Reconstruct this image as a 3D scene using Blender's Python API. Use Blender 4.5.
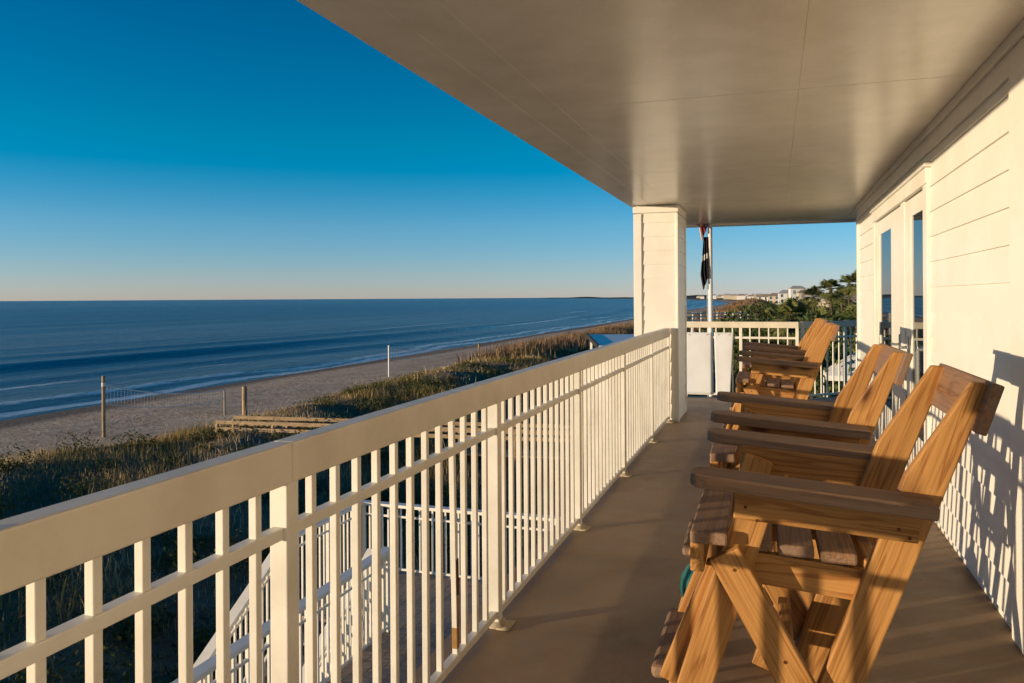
import bpy, bmesh, math, random
import numpy as np
from mathutils import Vector, Matrix
R = math.radians
random.seed(7); rng = np.random.default_rng(11)
for o in list(bpy.data.objects): bpy.data.objects.remove(o)
S = bpy.context.scene; C = S.collection

# ------------------------------------------------------------------ camera, sky, sun, exposure
YAW = math.atan(263/790)
cam = bpy.data.cameras.new('camera'); cam.sensor_width = 36; cam.lens = 790*36/1024
cam.shift_y = -0.0429; cam.clip_start = 0.05; cam.clip_end = 30000
co = bpy.data.objects.new('camera', cam); C.objects.link(co)
co.matrix_world = Matrix.Translation((0, 0, 1.41)) @ Matrix.Rotation(YAW, 4, 'Z') @ Matrix.Rotation(R(90), 4, 'X') @ Matrix.Rotation(R(-0.35), 4, 'Z')
S.camera = co
SUN_EL = R(4.0); AZ = R(36.5)               # light travels along (cos AZ, sin AZ)
W = bpy.data.worlds.new('World'); S.world = W; W.use_nodes = True
nt = W.node_tree; nt.nodes.clear()
sky = nt.nodes.new('ShaderNodeTexSky'); sky.sky_type = 'NISHITA'; sky.sun_disc = False
sky.sun_elevation = R(12); sky.sun_rotation = math.atan2(-math.cos(AZ), -math.sin(AZ))
sky.altitude = 0; sky.air_density = 1.0; sky.dust_density = 0.0; sky.ozone_density = 6.2
bg = nt.nodes.new('ShaderNodeBackground'); bg.inputs['Strength'].default_value = 0.145
hsv = nt.nodes.new('ShaderNodeHueSaturation'); hsv.inputs['Saturation'].default_value = 1.25
wo = nt.nodes.new('ShaderNodeOutputWorld')
# slight warm haze band low in the sky, deeper teal above
gen = nt.nodes.new('ShaderNodeTexCoord'); sx = nt.nodes.new('ShaderNodeSeparateXYZ'); nt.links.new(gen.outputs['Generated'], sx.inputs[0])
tr = nt.nodes.new('ShaderNodeValToRGB'); e_ = tr.color_ramp.elements
e_[0].position = 0.0; e_[0].color = (1.06, .90, 1.0, 1); e_[1].position = .5; e_[1].color = (.45, .56, .60, 1)
n_ = e_.new(.09); n_.color = (1.12, .98, .90, 1); n_ = e_.new(.19); n_.color = (.66, .90, .74, 1)
tm = nt.nodes.new('ShaderNodeMix'); tm.data_type = 'RGBA'; tm.blend_type = 'MULTIPLY'; tm.inputs[0].default_value = 1
nt.links.new(sx.outputs['Z'], tr.inputs[0]); nt.links.new(sky.outputs[0], tm.inputs[6]); nt.links.new(tr.outputs[0], tm.inputs[7])
nt.links.new(tm.outputs[2], hsv.inputs['Color']); nt.links.new(hsv.outputs[0], bg.inputs[0]); nt.links.new(bg.outputs[0], wo.inputs[0])
sl = bpy.data.lights.new('sun', 'SUN'); sl.energy = 5.0; sl.angle = R(0.5); sl.color = (1.0, 0.79, 0.52)
so = bpy.data.objects.new('sun', sl); C.objects.link(so)
dv = Vector((math.cos(AZ)*math.cos(SUN_EL), math.sin(AZ)*math.cos(SUN_EL), -math.sin(SUN_EL)))
so.rotation_euler = dv.to_track_quat('-Z', 'Y').to_euler(); so.location = (-30, -25, 12)
S.view_settings.view_transform = 'Standard'; S.view_settings.look = 'None'
S.view_settings.exposure = 0.15; S.view_settings.gamma = 1

# ------------------------------------------------------------------ materials
def mat(name, col, rough=0.5, spec=0.5, metal=0.0):
    m = bpy.data.materials.new(name); m.use_nodes = True
    b = m.node_tree.nodes['Principled BSDF']
    b.inputs['Base Color'].default_value = (*col, 1); b.inputs['Roughness'].default_value = rough
    b.inputs['Specular IOR Level'].default_value = spec; b.inputs['Metallic'].default_value = metal
    return m
def N(m, t, **kw):
    n = m.node_tree.nodes.new(t)
    for k, v in kw.items():
        if k in n.inputs: n.inputs[k].default_value = v
        else: setattr(n, k, v)
    return n
def L(m, a, b): m.node_tree.links.new(a, b)
def P(m): return m.node_tree.nodes['Principled BSDF']
def ramp(m, fac, stops, interp='LINEAR'):
    r = m.node_tree.nodes.new('ShaderNodeValToRGB'); r.color_ramp.interpolation = interp
    e = r.color_ramp.elements
    while len(e) < len(stops): e.new(0.5)
    for x, (p, c) in zip(e, stops):
        x.position = p; x.color = (*c, 1) if len(c) == 3 else c
    L(m, fac, r.inputs[0]); return r
def mixc(m, fac, a, b, mode='MIX'):
    n = m.node_tree.nodes.new('ShaderNodeMix'); n.data_type = 'RGBA'; n.blend_type = mode
    for sock, v in ((0, fac), (6, a), (7, b)):
        if hasattr(v, 'is_linked') or hasattr(v, 'links'): L(m, v, n.inputs[sock])
        else: n.inputs[sock].default_value = v if not isinstance(v, tuple) else (*v, 1)
    return n.outputs[2]
def coords(m, scale=(1, 1, 1), kind='Object', rnd=True):
    tc = N(m, 'ShaderNodeTexCoord'); out = tc.outputs[kind]
    mp = N(m, 'ShaderNodeMapping'); mp.inputs['Scale'].default_value = scale
    if rnd:
        oi = N(m, 'ShaderNodeObjectInfo'); mu = N(m, 'ShaderNodeMath', operation='MULTIPLY'); mu.inputs[1].default_value = 37.0
        L(m, oi.outputs['Random'], mu.inputs[0]); L(m, mu.outputs[0], mp.inputs['Location'])
    L(m, out, mp.inputs[0]); return mp.outputs[0]
def noise(m, vec, scale, detail=4, rough=0.55, dist=0.0):
    n = N(m, 'ShaderNodeTexNoise'); n.inputs['Scale'].default_value = scale; n.inputs['Detail'].default_value = detail
    n.inputs['Roughness'].default_value = rough; n.inputs['Distortion'].default_value = dist
    if vec is not None: L(m, vec, n.inputs['Vector'])
    return n.outputs['Fac']
def bump(m, h, strength=0.2, dist=0.01):
    b = N(m, 'ShaderNodeBump'); b.inputs['Strength'].default_value = strength; b.inputs['Distance'].default_value = dist
    L(m, h, b.inputs['Height']); L(m, b.outputs[0], P(m).inputs['Normal']); return b

def paint(name, col, rough=0.4, spec=0.4, var=0.06, bs=0.08):
    m = mat(name, col, rough, spec)
    v = coords(m, rnd=False)
    n1 = noise(m, v, 3.0, 6, 0.65); n2 = noise(m, v, 40, 4)
    dk = tuple(c*(1-var*2.2)*k for c, k in zip(col, (1, .985, .95)))
    r = ramp(m, n1, [(0.3, dk), (0.62, col)]); L(m, r.outputs[0], P(m).inputs['Base Color'])
    bump(m, n2, bs, 0.003)
    return m
M = {}
M['white'] = paint('white_paint', (0.80, 0.77, 0.70), 0.38, 0.4, 0.05)
M['rail'] = paint('railing_paint', (0.82, 0.78, 0.70), 0.38, 0.5, 0.09)
M['cap'] = paint('top_rail_paint', (0.76, 0.69, 0.58), 0.36, 0.5, 0.09)
M['siding'] = paint('siding_paint', (0.80, 0.77, 0.71), 0.45, 0.35, 0.03)
M['ceil'] = paint('ceiling_paint', (0.88, 0.81, 0.72), 0.24, 0.5, 0.06, 0.03)
M['lowrail'] = paint('lower_railing_paint', (0.90, 0.845, 0.75), 0.4, 0.4, 0.05)
M['panel'] = paint('canvas', (0.70, 0.72, 0.78), 0.8, 0.2, 0.04)
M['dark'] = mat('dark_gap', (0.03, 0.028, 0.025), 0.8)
M['concrete'] = paint('caulk', (0.50, 0.42, 0.30), 0.8, 0.2, 0.2)
M['rust'] = paint('rust', (0.16, 0.06, 0.02), 0.9, 0.1, 0.3)
M['pinestain'] = paint('rust_stain', (0.50, 0.27, 0.10), 0.8, 0.2, 0.3)
M['teal'] = mat('teal_rubber', (0.008, 0.10, 0.085), 0.4)
M['steel'] = mat('brushed_metal', (0.5, 0.5, 0.5), 0.35, 0.5, 1.0)
M['pole'] = mat('pole_paint', (0.75, 0.75, 0.75), 0.3, 0.5)

def wood(name, light, dark, knot, grey=None, greyamt=0.0, rough=0.6, fc=.70):
    m = mat(name, light, rough, 0.3)
    v = coords(m, (1.0, 1.0, 1.0))
    # wandering rings: long along local X
    mp = N(m, 'ShaderNodeMapping'); mp.inputs['Scale'].default_value = (0.8, 14, 14); L(m, v, mp.inputs[0])
    n1 = noise(m, mp.outputs[0], 1.6, 3, 0.5, 0.6)
    wv = N(m, 'ShaderNodeMath', operation='MULTIPLY'); wv.inputs[1].default_value = 34; L(m, n1, wv.inputs[0])
    sn = N(m, 'ShaderNodeMath', operation='SINE'); L(m, wv.outputs[0], sn.inputs[0])
    r1 = ramp(m, sn.outputs[0], [(0.0, light), (0.55, tuple(a*.75+b*.25 for a, b in zip(light, dark))), (1.0, dark)])
    mp2 = N(m, 'ShaderNodeMapping'); mp2.inputs['Scale'].default_value = (3, 160, 160); L(m, v, mp2.inputs[0])
    n2 = noise(m, mp2.outputs[0], 1.0, 4, 0.6)
    fine = ramp(m, n2, [(0.32, (fc, fc*.97, fc*.94)), (0.58, (1, 1, 1))])
    c = mixc(m, 0.9, r1.outputs[0], fine.outputs[0], 'MULTIPLY')
    # board to board tone
    n3 = noise(m, v, 1.3, 2); tone = ramp(m, n3, [(0.3, (0.72, 0.68, 0.62)), (0.7, (1.1, 1.1, 1.1))])
    c = mixc(m, 0.8, c, tone.outputs[0], 'MULTIPLY')
    # knots
    vo = N(m, 'ShaderNodeTexVoronoi'); vo.inputs['Scale'].default_value = 1.0
    mp3 = N(m, 'ShaderNodeMapping'); mp3.inputs['Scale'].default_value = (3.2, 7.5, 7.5); L(m, v, mp3.inputs[0]); L(m, mp3.outputs[0], vo.inputs['Vector'])
    kr = ramp(m, vo.outputs['Distance'], [(0.13, (1, 1, 1)), (0.19, (0.4, 0.4, 0.4)), (0.30, (0, 0, 0))])
    c = mixc(m, kr.outputs[0], c, knot)
    if grey:
        n4 = noise(m, mp.outputs[0], 0.9, 5, 0.6)
        gr = ramp(m, n4, [(0.5-greyamt*.5, (0, 0, 0)), (0.72-greyamt*.3, (1, 1, 1))])
        gc = mixc(m, fine.outputs[0], tuple(g*.55 for g in grey), grey)
        c = mixc(m, gr.outputs[0], c, gc)
    L(m, c, P(m).inputs['Base Color'])
    bump(m, n2, 0.35, 0.004)
    return m
M['pine'] = wood('pine', (0.52, 0.265, 0.085), (0.36, 0.155, 0.042), (0.10, 0.035, 0.012))
M['oldpine'] = wood('weathered_pine', (0.35, 0.18, 0.08), (0.18, 0.09, 0.042), (0.06, 0.03, 0.018), (0.27, 0.175, 0.12), 0.5, 0.75, .42)
M['walk'] = wood('boardwalk_wood', (0.52, 0.36, 0.20), (0.34, 0.22, 0.12), (0.12, 0.08, 0.05))
M['deck'] = wood('deck_wood', (0.42, 0.30, 0.21), (0.30, 0.21, 0.14), (0.10, 0.07, 0.05), (0.42, 0.34, 0.27), 0.5, 0.85)

m = M['floor'] = mat('coated_floor', (0.2, 0.15, 0.1), 0.55, 0.35)
v = coords(m, rnd=False)
a = noise(m, v, 1.1, 6, 0.62, 0.4); b = noise(m, v, 9, 5, 0.6); d = noise(m, v, 260, 2)
r = ramp(m, a, [(0.3, (0.19, 0.125, 0.072)), (0.5, (0.275, 0.185, 0.11)), (0.72, (0.35, 0.25, 0.16))])
r2 = ramp(m, b, [(0.35, (0.84, 0.83, 0.82)), (0.6, (1.04, 1.04, 1.04))])
r3 = ramp(m, d, [(0.35, (0.8, 0.8, 0.8)), (0.6, (1.06, 1.06, 1.06))])
c = mixc(m, 1.0, mixc(m, 1.0, r.outputs[0], r2.outputs[0], 'MULTIPLY'), r3.outputs[0], 'MULTIPLY')
L(m, c, P(m).inputs['Base Color']); bump(m, d, 0.25, 0.003)
rr = ramp(m, b, [(0.3, (0.42,)*3), (0.7, (0.68,)*3)]); L(m, rr.outputs[0], P(m).inputs['Roughness'])

m = M['glass'] = mat('window_glass', (0.012, 0.02, 0.03), 0.02, 1.0); P(m).inputs['IOR'].default_value = 2.7
m = M['carglass'] = mat('car_glass', (0.02, 0.025, 0.03), 0.05, 0.8)

m = M['ground'] = mat('sand_and_soil', (0.4, 0.33, 0.25), 0.95, 0.1)
geo = N(m, 'ShaderNodeNewGeometry'); sep = N(m, 'ShaderNodeSeparateXYZ'); L(m, geo.outputs['Position'], sep.inputs[0])
at = N(m, 'ShaderNodeAttribute', attribute_name='sand')
nA = noise(m, geo.outputs['Position'], 0.5, 6, 0.6); nB = noise(m, geo.outputs['Position'], 2.5, 6, 0.65)
sandc = ramp(m, nA, [(0.3, (0.46, 0.32, 0.215)), (0.55, (0.64, 0.48, 0.335)), (0.75, (0.72, 0.56, 0.41))])
soil = ramp(m, nB, [(0.3, (0.14, 0.10, 0.055)), (0.7, (0.32, 0.235, 0.14))])
wet = N(m, 'ShaderNodeAttribute', attribute_name='wet')
sc = mixc(m, wet.outputs['Fac'], sandc.outputs[0], (0.22, 0.17, 0.13))
L(m, mixc(m, at.outputs['Fac'], soil.outputs[0], sc), P(m).inputs['Base Color']); bump(m, nB, 0.8, 0.45)

m = M['sea'] = mat('sea_water', (0.008, 0.055, 0.13), 0.22, 0.10)
geo = N(m, 'ShaderNodeNewGeometry'); mp = N(m, 'ShaderNodeMapping'); mp.inputs['Scale'].default_value = (1.0, 0.33, 1); L(m, geo.outputs['Position'], mp.inputs[0])
w1 = noise(m, mp.outputs[0], 0.22, 5, 0.6, 0.3); w2 = noise(m, mp.outputs[0], 1.1, 6, 0.68)
ad = N(m, 'ShaderNodeMath', operation='MULTIPLY_ADD'); ad.inputs[1].default_value = 0.5; L(m, w2, ad.inputs[0]); L(m, w1, ad.inputs[2])
bump(m, ad.outputs[0], 1.0, 1.7)
nL = noise(m, mp.outputs[0], 0.02, 4, 0.6)
deep = ramp(m, nL, [(0.35, (0.007, 0.060, 0.145)), (0.65, (0.014, 0.10, 0.21))])
fo = N(m, 'ShaderNodeAttribute', attribute_name='foam')
mpf = N(m, 'ShaderNodeMapping'); mpf.inputs['Scale'].default_value = (1.6, 0.5, 1); L(m, geo.outputs['Position'], mpf.inputs[0])
fn = noise(m, mpf.outputs[0], 0.9, 6, 0.7)
fm = N(m, 'ShaderNodeMath', operation='MULTIPLY_ADD'); fm.inputs[1].default_value = 1.0; L(m, fo.outputs['Fac'], fm.inputs[0]); L(m, fn, fm.inputs[2])
fr = ramp(m, fm.outputs[0], [(0.70, (0, 0, 0)), (0.92, (1, 1, 1))])
sh = N(m, 'ShaderNodeAttribute', attribute_name='shallow')
base = mixc(m, sh.outputs['Fac'], deep.outputs[0], (0.05, 0.13, 0.18))
L(m, mixc(m, fr.outputs[0], base, (0.85, 0.85, 0.85)), P(m).inputs['Base Color'])

def leafmat(name, cols, rough=0.7):
    m = mat(name, cols[0], rough, 0.2)
    at = N(m, 'ShaderNodeAttribute', attribute_name='tone')
    st = [(i/(len(cols)-1), c) for i, c in enumerate(cols)]
    r = ramp(m, at.outputs['Fac'], st); L(m, r.outputs[0], P(m).inputs['Base Color'])
    tr = N(m, 'ShaderNodeBsdfTranslucent'); L(m, r.outputs[0], tr.inputs['Color'])
    mx = N(m, 'ShaderNodeMixShader'); mx.inputs[0].default_value = 0.25
    out = m.node_tree.nodes['Material Output']
    L(m, P(m).outputs[0], mx.inputs[1]); L(m, tr.outputs[0], mx.inputs[2]); L(m, mx.outputs[0], out.inputs[0])
    return m
M['oats'] = leafmat('dune_grass', [(0.11, 0.105, 0.03), (0.21, 0.165, 0.05), (0.36, 0.245, 0.085), (0.50, 0.34, 0.15), (0.60, 0.45, 0.26)])
M['redoats'] = leafmat('tall_reeds', [(0.20, 0.11, 0.055), (0.32, 0.19, 0.10), (0.38, 0.26, 0.15)])
M['shrub'] = leafmat('shrub_leaves', [(0.045, 0.045, 0.014), (0.08, 0.085, 0.025), (0.12, 0.115, 0.035), (0.18, 0.13, 0.055)])
M['tree'] = leafmat('tree_leaves', [(0.035, 0.055, 0.016), (0.08, 0.11, 0.03), (0.15, 0.16, 0.05)])
M['palm'] = leafmat('palm_leaves', [(0.07, 0.09, 0.025), (0.15, 0.17, 0.05), (0.28, 0.24, 0.09)])
M['bark'] = paint('bark', (0.12, 0.085, 0.055), 0.9, 0.1, 0.3)

# ------------------------------------------------------------------ mesh helpers
def tag(o, label=None, cat=None, group=None, kind=None):
    if label: o['label'] = label
    if cat: o['category'] = cat
    if group: o['group'] = group
    if kind: o['kind'] = kind
    return o
def empty(name, loc=(0, 0, 0), label=None, cat=None, group=None, rz=0):
    o = bpy.data.objects.new(name, None); C.objects.link(o); o.location = loc; o.rotation_euler = (0, 0, rz)
    o.empty_display_size = 0.1
    return tag(o, label, cat, group)
class MB:
    def __init__(s): s.v = []; s.f = []
    def hexa(s, p):            # 8 points: bottom 4 ccw, top 4 ccw
        n = len(s.v); s.v += [tuple(q) for q in p]
        s.f += [(n+3, n+2, n+1, n), (n+4, n+5, n+6, n+7)] + [(n+i, n+(i+1) % 4, n+4+(i+1) % 4, n+4+i) for i in range(4)]
        return s
    def box(s, x0, x1, y0, y1, z0, z1):
        return s.hexa([(x0, y0, z0), (x1, y0, z0), (x1, y1, z0), (x0, y1, z0), (x0, y0, z1), (x1, y0, z1), (x1, y1, z1), (x0, y1, z1)])
    def bar(s, a, b, w, h, up=(0, 0, 1)):     # beam from a to b, w sideways, h along up
        a = Vector(a); b = Vector(b); d = (b-a).normalized(); sd = d.cross(Vector(up)).normalized(); u = sd.cross(d)
        q = []
        for zz in (-h/2, h/2):
            for pt, sg in ((a, -1), (a, 1), (b, 1), (b, -1)): q.append(pt + sd*sg*w/2 + u*zz)
        return s.hexa(q)
    def prism(s, pts, y0, y1):                # outline in XZ extruded along Y
        n = len(s.v); k = len(pts)
        s.v += [(x, y0, z) for x, z in pts] + [(x, y1, z) for x, z in pts]
        s.f += [tuple(range(n, n+k)), tuple(range(n+2*k-1, n+k-1, -1))]
        s.f += [(n+i, n+k+i, n+k+(i+1) % k, n+(i+1) % k) for i in range(k)]
        return s
    def slab(s, pts, z0, z1):                 # outline in XY extruded along Z
        n = len(s.v); k = len(pts)
        s.v += [(x, y, z0) for x, y in pts] + [(x, y, z1) for x, y in pts]
        s.f += [tuple(range(n+k-1, n-1, -1)), tuple(range(n+k, n+2*k))]
        s.f += [(n+i, n+(i+1) % k, n+k+(i+1) % k, n+k+i) for i in range(k)]
        return s
    def lathe(s, prof, cx=0, cy=0, seg=20):   # profile [(r,z)]
        n = len(s.v)
        for r_, z in prof:
            for i in range(seg):
                t = 2*math.pi*i/seg; s.v.append((cx+r_*math.cos(t), cy+r_*math.sin(t), z))
        for j in range(len(prof)-1):
            for i in range(seg):
                a = n+j*seg+i; b = n+j*seg+(i+1) % seg; s.f.append((a, b, b+seg, a+seg))
        s.f.append(tuple(range(n+seg-1, n-1, -1))); e = n+(len(prof)-1)*seg; s.f.append(tuple(range(e, e+seg)))
        return s
    def tube(s, pts, rad, seg=8):
        n = len(s.v); pts = [Vector(p) for p in pts]
        for i, p in enumerate(pts):
            d = (pts[min(i+1, len(pts)-1)]-pts[max(i-1, 0)]).normalized()
            sd = d.cross(Vector((0.3, 0.9, 0.1))).normalized(); u = sd.cross(d)
            rr = rad[i] if isinstance(rad, (list, tuple)) else rad
            for k in range(seg):
                t = 2*math.pi*k/seg; s.v.append(tuple(p+sd*math.cos(t)*rr+u*math.sin(t)*rr))
        for j in range(len(pts)-1):
            for k in range(seg):
                a = n+j*seg+k; b = n+j*seg+(k+1) % seg; s.f.append((a, b, b+seg, a+seg))
        s.f.append(tuple(range(n+seg-1, n-1, -1))); e = n+(len(pts)-1)*seg; s.f.append(tuple(range(e, e+seg)))
        return s
    def mesh(s, name, m):
        me = bpy.data.meshes.new(name); me.from_pydata(s.v, [], s.f)
        bm = bmesh.new(); bm.from_mesh(me); bmesh.ops.recalc_face_normals(bm, faces=bm.faces); bm.to_mesh(me); bm.free()
        me.materials.append(m); return me
    def build(s, name, m, parent=None, bevel=0.0, smooth=False):
        me = s.mesh(name, m); o = bpy.data.objects.new(name, me); C.objects.link(o)
        if parent: o.parent = parent
        if bevel:
            b = o.modifiers.new('bevel', 'BEVEL'); b.width = bevel; b.segments = 2; b.limit_method = 'ANGLE'
        if smooth: me.shade_smooth()
        return o
def board(name, a, b, w, t, m, parent, up=(0, 0, 1), bevel=0.004, cut=None):
    """plank from a to b; local X runs along it so that the grain does too. w along 'up', t sideways"""
    a = Vector(a); b = Vector(b); d = (b-a).normalized(); sd = Vector(up).cross(d).normalized(); u = d.cross(sd)
    Ln = (b-a).length
    k = MB()
    if cut: k.prism([(x*Ln, z*w) for x, z in cut], -t/2, t/2)
    else: k.box(0, Ln, -t/2, t/2, -w/2, w/2)
    o = k.build(name, m, parent, bevel)
    mt = Matrix((d, sd, u)).transposed().to_4x4(); mt.translation = a
    o.matrix_local = mt
    return o
def copy_tree(o, parent=None):
    c = o.copy(); C.objects.link(c)
    if parent: c.parent = parent
    for ch in list(o.children): copy_tree(ch, c)
    return c
def quadmesh(name, quads, tone, m, parent=None):
    """quads (n,4,3), tone (n,)"""
    n = len(quads); me = bpy.data.meshes.new(name)
    me.vertices.add(n*4); me.vertices.foreach_set('co', quads.reshape(-1).astype(np.float32))
    me.loops.add(n*4); me.loops.foreach_set('vertex_index', np.arange(n*4, dtype=np.int32))
    me.polygons.add(n); me.polygons.foreach_set('loop_start', np.arange(0, n*4, 4, dtype=np.int32))
    at = me.attributes.new('tone', 'FLOAT', 'POINT'); at.data.foreach_set('value', np.repeat(tone, 4).astype(np.float32))
    me.update(); me.validate(); me.materials.append(m)
    o = bpy.data.objects.new(name, me); C.objects.link(o)
    if parent: o.parent = parent
    return o
def blades(px, py, pz, h, w, lean=0.5, bend=0.3):
    """grass blades as bent pairs of quads"""
    n = len(px); az = rng.uniform(0, 2*np.pi, n); fa = rng.uniform(0, 2*np.pi, n); ln = np.abs(rng.normal(0, lean, n))
    base = np.stack([px, py, pz], 1)
    dirh = np.stack([np.cos(az), np.sin(az), np.zeros(n)], 1); sd = np.stack([np.cos(fa), np.sin(fa), np.zeros(n)], 1)
    up = np.array([[0, 0, 1.0]])
    mid = base+up*(h*.55)[:, None]+dirh*(h*ln*.35)[:, None]
    tip = base+up*(h*(1-.25*ln))[:, None]+dirh*(h*ln)[:, None]
    ww = w[:, None]*sd*.5
    q1 = np.stack([base-ww, base+ww, mid+ww*.8, mid-ww*.8], 1); q2 = np.stack([mid-ww*.8, mid+ww*.8, tip+ww*.15, tip-ww*.15], 1)
    return np.concatenate([q1, q2])
def leaves(cent, size):
    n = len(cent); a = rng.normal(size=(n, 3)); a /= np.linalg.norm(a, axis=1)[:, None]
    b = np.cross(a, rng.normal(size=(n, 3))); b /= np.linalg.norm(b, axis=1)[:, None]
    s = size[:, None]
    return np.stack([cent-a*s, cent+b*s*.45, cent+a*s, cent-b*s*.45], 1)
def place(u, y, z):
    """world X,Y at height z seen at pixel (u, y) - used once to work out where far things stand"""
    t = YAW; d = 790*(1.41-z)/(y-296-(775-u)*.0061); x = (u-775)*d*math.cos(t)/790
    return x, (d+x*math.sin(t))/math.cos(t)

# ------------------------------------------------------------------ terrain, sea
SEA = -6.6
def bulge(Y):
    Y = np.asarray(Y, float); return np.interp(Y, [-1e4, 900, 1500, 2500, 4000, 1e5], [0, 0, 60, 260, 900, 900])
def ground_z(X, Y):
    X = np.asarray(X, float); Y = np.asarray(Y, float)
    X = X+bulge(Y)
    wob = 1.3*np.sin(Y*.11)+.8*np.sin(Y*.29+1)+.5*np.sin(Y*.63)
    Xs = X+wob*np.clip((X+46)/14, 0, 1)*np.clip((-X)/10, 0, 1)
    z = np.interp(Xs, [-120, -52, -49, -40, -31, -28, -26, -23.5, -18, -14, -10, -7, 0, 60, 400, 1500], [-12, -6.95, -6.6, -6.0, -5.55, -5.35, -4.85, -4.38, -4.35, -4.8, -5.4, -5.6, -5.6, -5.4, -3, 4])
    du = np.clip((X+27)/6, 0, 1)
    z = z+.45*np.clip((Y-26)/14, 0, 1)*np.exp(-((X+22)/5.0)**2)
    z = z+du*(.18*np.sin(X*.7+Y*.33)+.15*np.sin(X*.31-Y*.52+2)+.1*np.sin(X*1.3+Y*1.1))
    far = np.exp(-((Y-160)/30)**2)*np.exp(-((X+4)/7)**2)*4.2
    return z+far
def grid(name, xs, ys, zf, m, kind='structure'):
    X, Y = np.meshgrid(xs, ys, indexing='ij'); Z = zf(X, Y)
    nx, ny = X.shape; me = bpy.data.meshes.new(name)
    idx = np.arange(nx*ny).reshape(nx, ny)
    f = np.stack([idx[:-1, :-1], idx[1:, :-1], idx[1:, 1:], idx[:-1, 1:]], -1).reshape(-1, 4)
    me.vertices.add(nx*ny); me.vertices.foreach_set('co', np.stack([X, Y, Z], -1).reshape(-1).astype(np.float32))
    me.loops.add(f.size); me.loops.foreach_set('vertex_index', f.reshape(-1).astype(np.int32))
    me.polygons.add(len(f)); me.polygons.foreach_set('loop_start', np.arange(0, f.size, 4, dtype=np.int32))
    me.update(); me.validate(); me.shade_smooth(); me.materials.append(m)
    o = bpy.data.objects.new(name, me); C.objects.link(o); o['kind'] = kind
    return o, X, Y
def attr(o, name, val):
    a = o.data.attributes.new(name, 'FLOAT', 'POINT'); a.data.foreach_set('value', np.asarray(val, np.float32).reshape(-1))
xs = np.concatenate([-np.geomspace(1500, 145, 40), np.linspace(-140, -54, 12), np.linspace(-53, -6, 150), np.linspace(-5, 60, 50), np.geomspace(62, 1500, 30)])
ys = np.concatenate([np.linspace(-400, -30, 20), np.linspace(-28, 130, 240), np.linspace(131, 320, 100), np.geomspace(323, 9000, 50)])
g, X, Y = grid('ground', xs, ys, ground_z, M['ground'])
wob = 1.6*np.sin(Y*.11)+.9*np.sin(Y*.29+1)
XB = X+bulge(Y)
attr(g, 'sand', np.clip((-26.8-2.2*np.clip((34-Y)/10, 0, 1)-XB-.6*wob)/1.6, 0, 1)); attr(g, 'wet', np.clip((-43.5-XB+1.2*np.sin(Y*.07))/2.5, 0, 1))
def sea_z(X, Y):
    z = np.full_like(X, SEA)
    a = np.exp(-((X+75)/45)**2)*.46*np.clip((-X-49)/6, 0, 1)
    ph = X+5*np.sin(Y*.013+1)+3*np.sin(Y*.031)
    for wl, k, p in ((17, 1.0, 0), (11.3, .55, 1.3), (29, .8, .4)):
        mod = .6+.4*np.sin(Y*.02*k+p*3+X*.012)
        s = np.sin(2*np.pi*ph/wl+p+.25*np.sin(Y*.05*k)); z = z+a*k*.75*mod*(np.sign(s)*np.abs(s)**1.0*.5+.5*s*s)
    far = np.clip((-X-110)/100, 0, 1)*np.exp(-np.clip(-X-110, 0, None)/900)
    z = z+far*.35*np.sin(2*np.pi*(X+12*np.sin(Y*.006))/38+.4*np.sin(Y*.012))
    return z
xs = -np.concatenate([np.linspace(40, 49, 6), np.linspace(49.4, 130, 190), np.geomspace(131, 700, 110), np.geomspace(720, 14000, 22)])[::-1]
ys = np.concatenate([np.linspace(-9000, -150, 20), np.linspace(-140, 260, 200), np.geomspace(263, 900, 80), np.geomspace(920, 14000, 24)])
sea, X, Y = grid('sea', xs, ys, sea_z, M['sea'])
edge = -49+1.0*np.sin(Y*.09)+.7*np.sin(Y*.23+2)
foam = .66*np.exp(-((X-edge+1.1)/.8)**2)+.36*np.exp(-((X-edge+4.6+1.2*np.sin(Y*.05))/1.1)**2)
pat = np.clip(np.sin(Y*.021+.8)+.35*np.sin(Y*.05), 0, 1)
foam += .48*pat**.6*np.clip(.55+.6*np.sin(Y*.19+2*np.sin(Y*.07)), 0, 1)*np.exp(-((X+62+2.2*np.sin(Y*.03))/1.0)**2)+.5*np.clip(np.sin(Y*.017+3.6), 0, 1)*np.exp(-((X+76+3*np.sin(Y*.02))/1.2)**2)
foam += .42*np.clip(np.sin(Y*.03+2), 0, 1)*np.exp(-((X+98+3*np.sin(Y*.016))/1.5)**2)
foam += .06*np.exp(-((X+72)/26)**2)
attr(sea, 'foam', foam); attr(sea, 'shallow', np.exp(-np.clip(-X-50, 0, None)/7)*.7)

# far coast on the horizon
def coast_z(X, Y): return SEA-1+np.clip((X+2300)/1800, 0, 1)*(9+5*np.sin(X*.008)+3*np.sin(X*.023))*np.exp(-((Y-5600)/260)**2)*1.3
M['coast'] = paint('coast_scrub', (0.10, 0.10, 0.06), 0.9, 0.1, 0.2)
grid('far_coast_hills', np.linspace(-2300, 1800, 160), np.linspace(5000, 6200, 24), coast_z, M['coast'])

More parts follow.
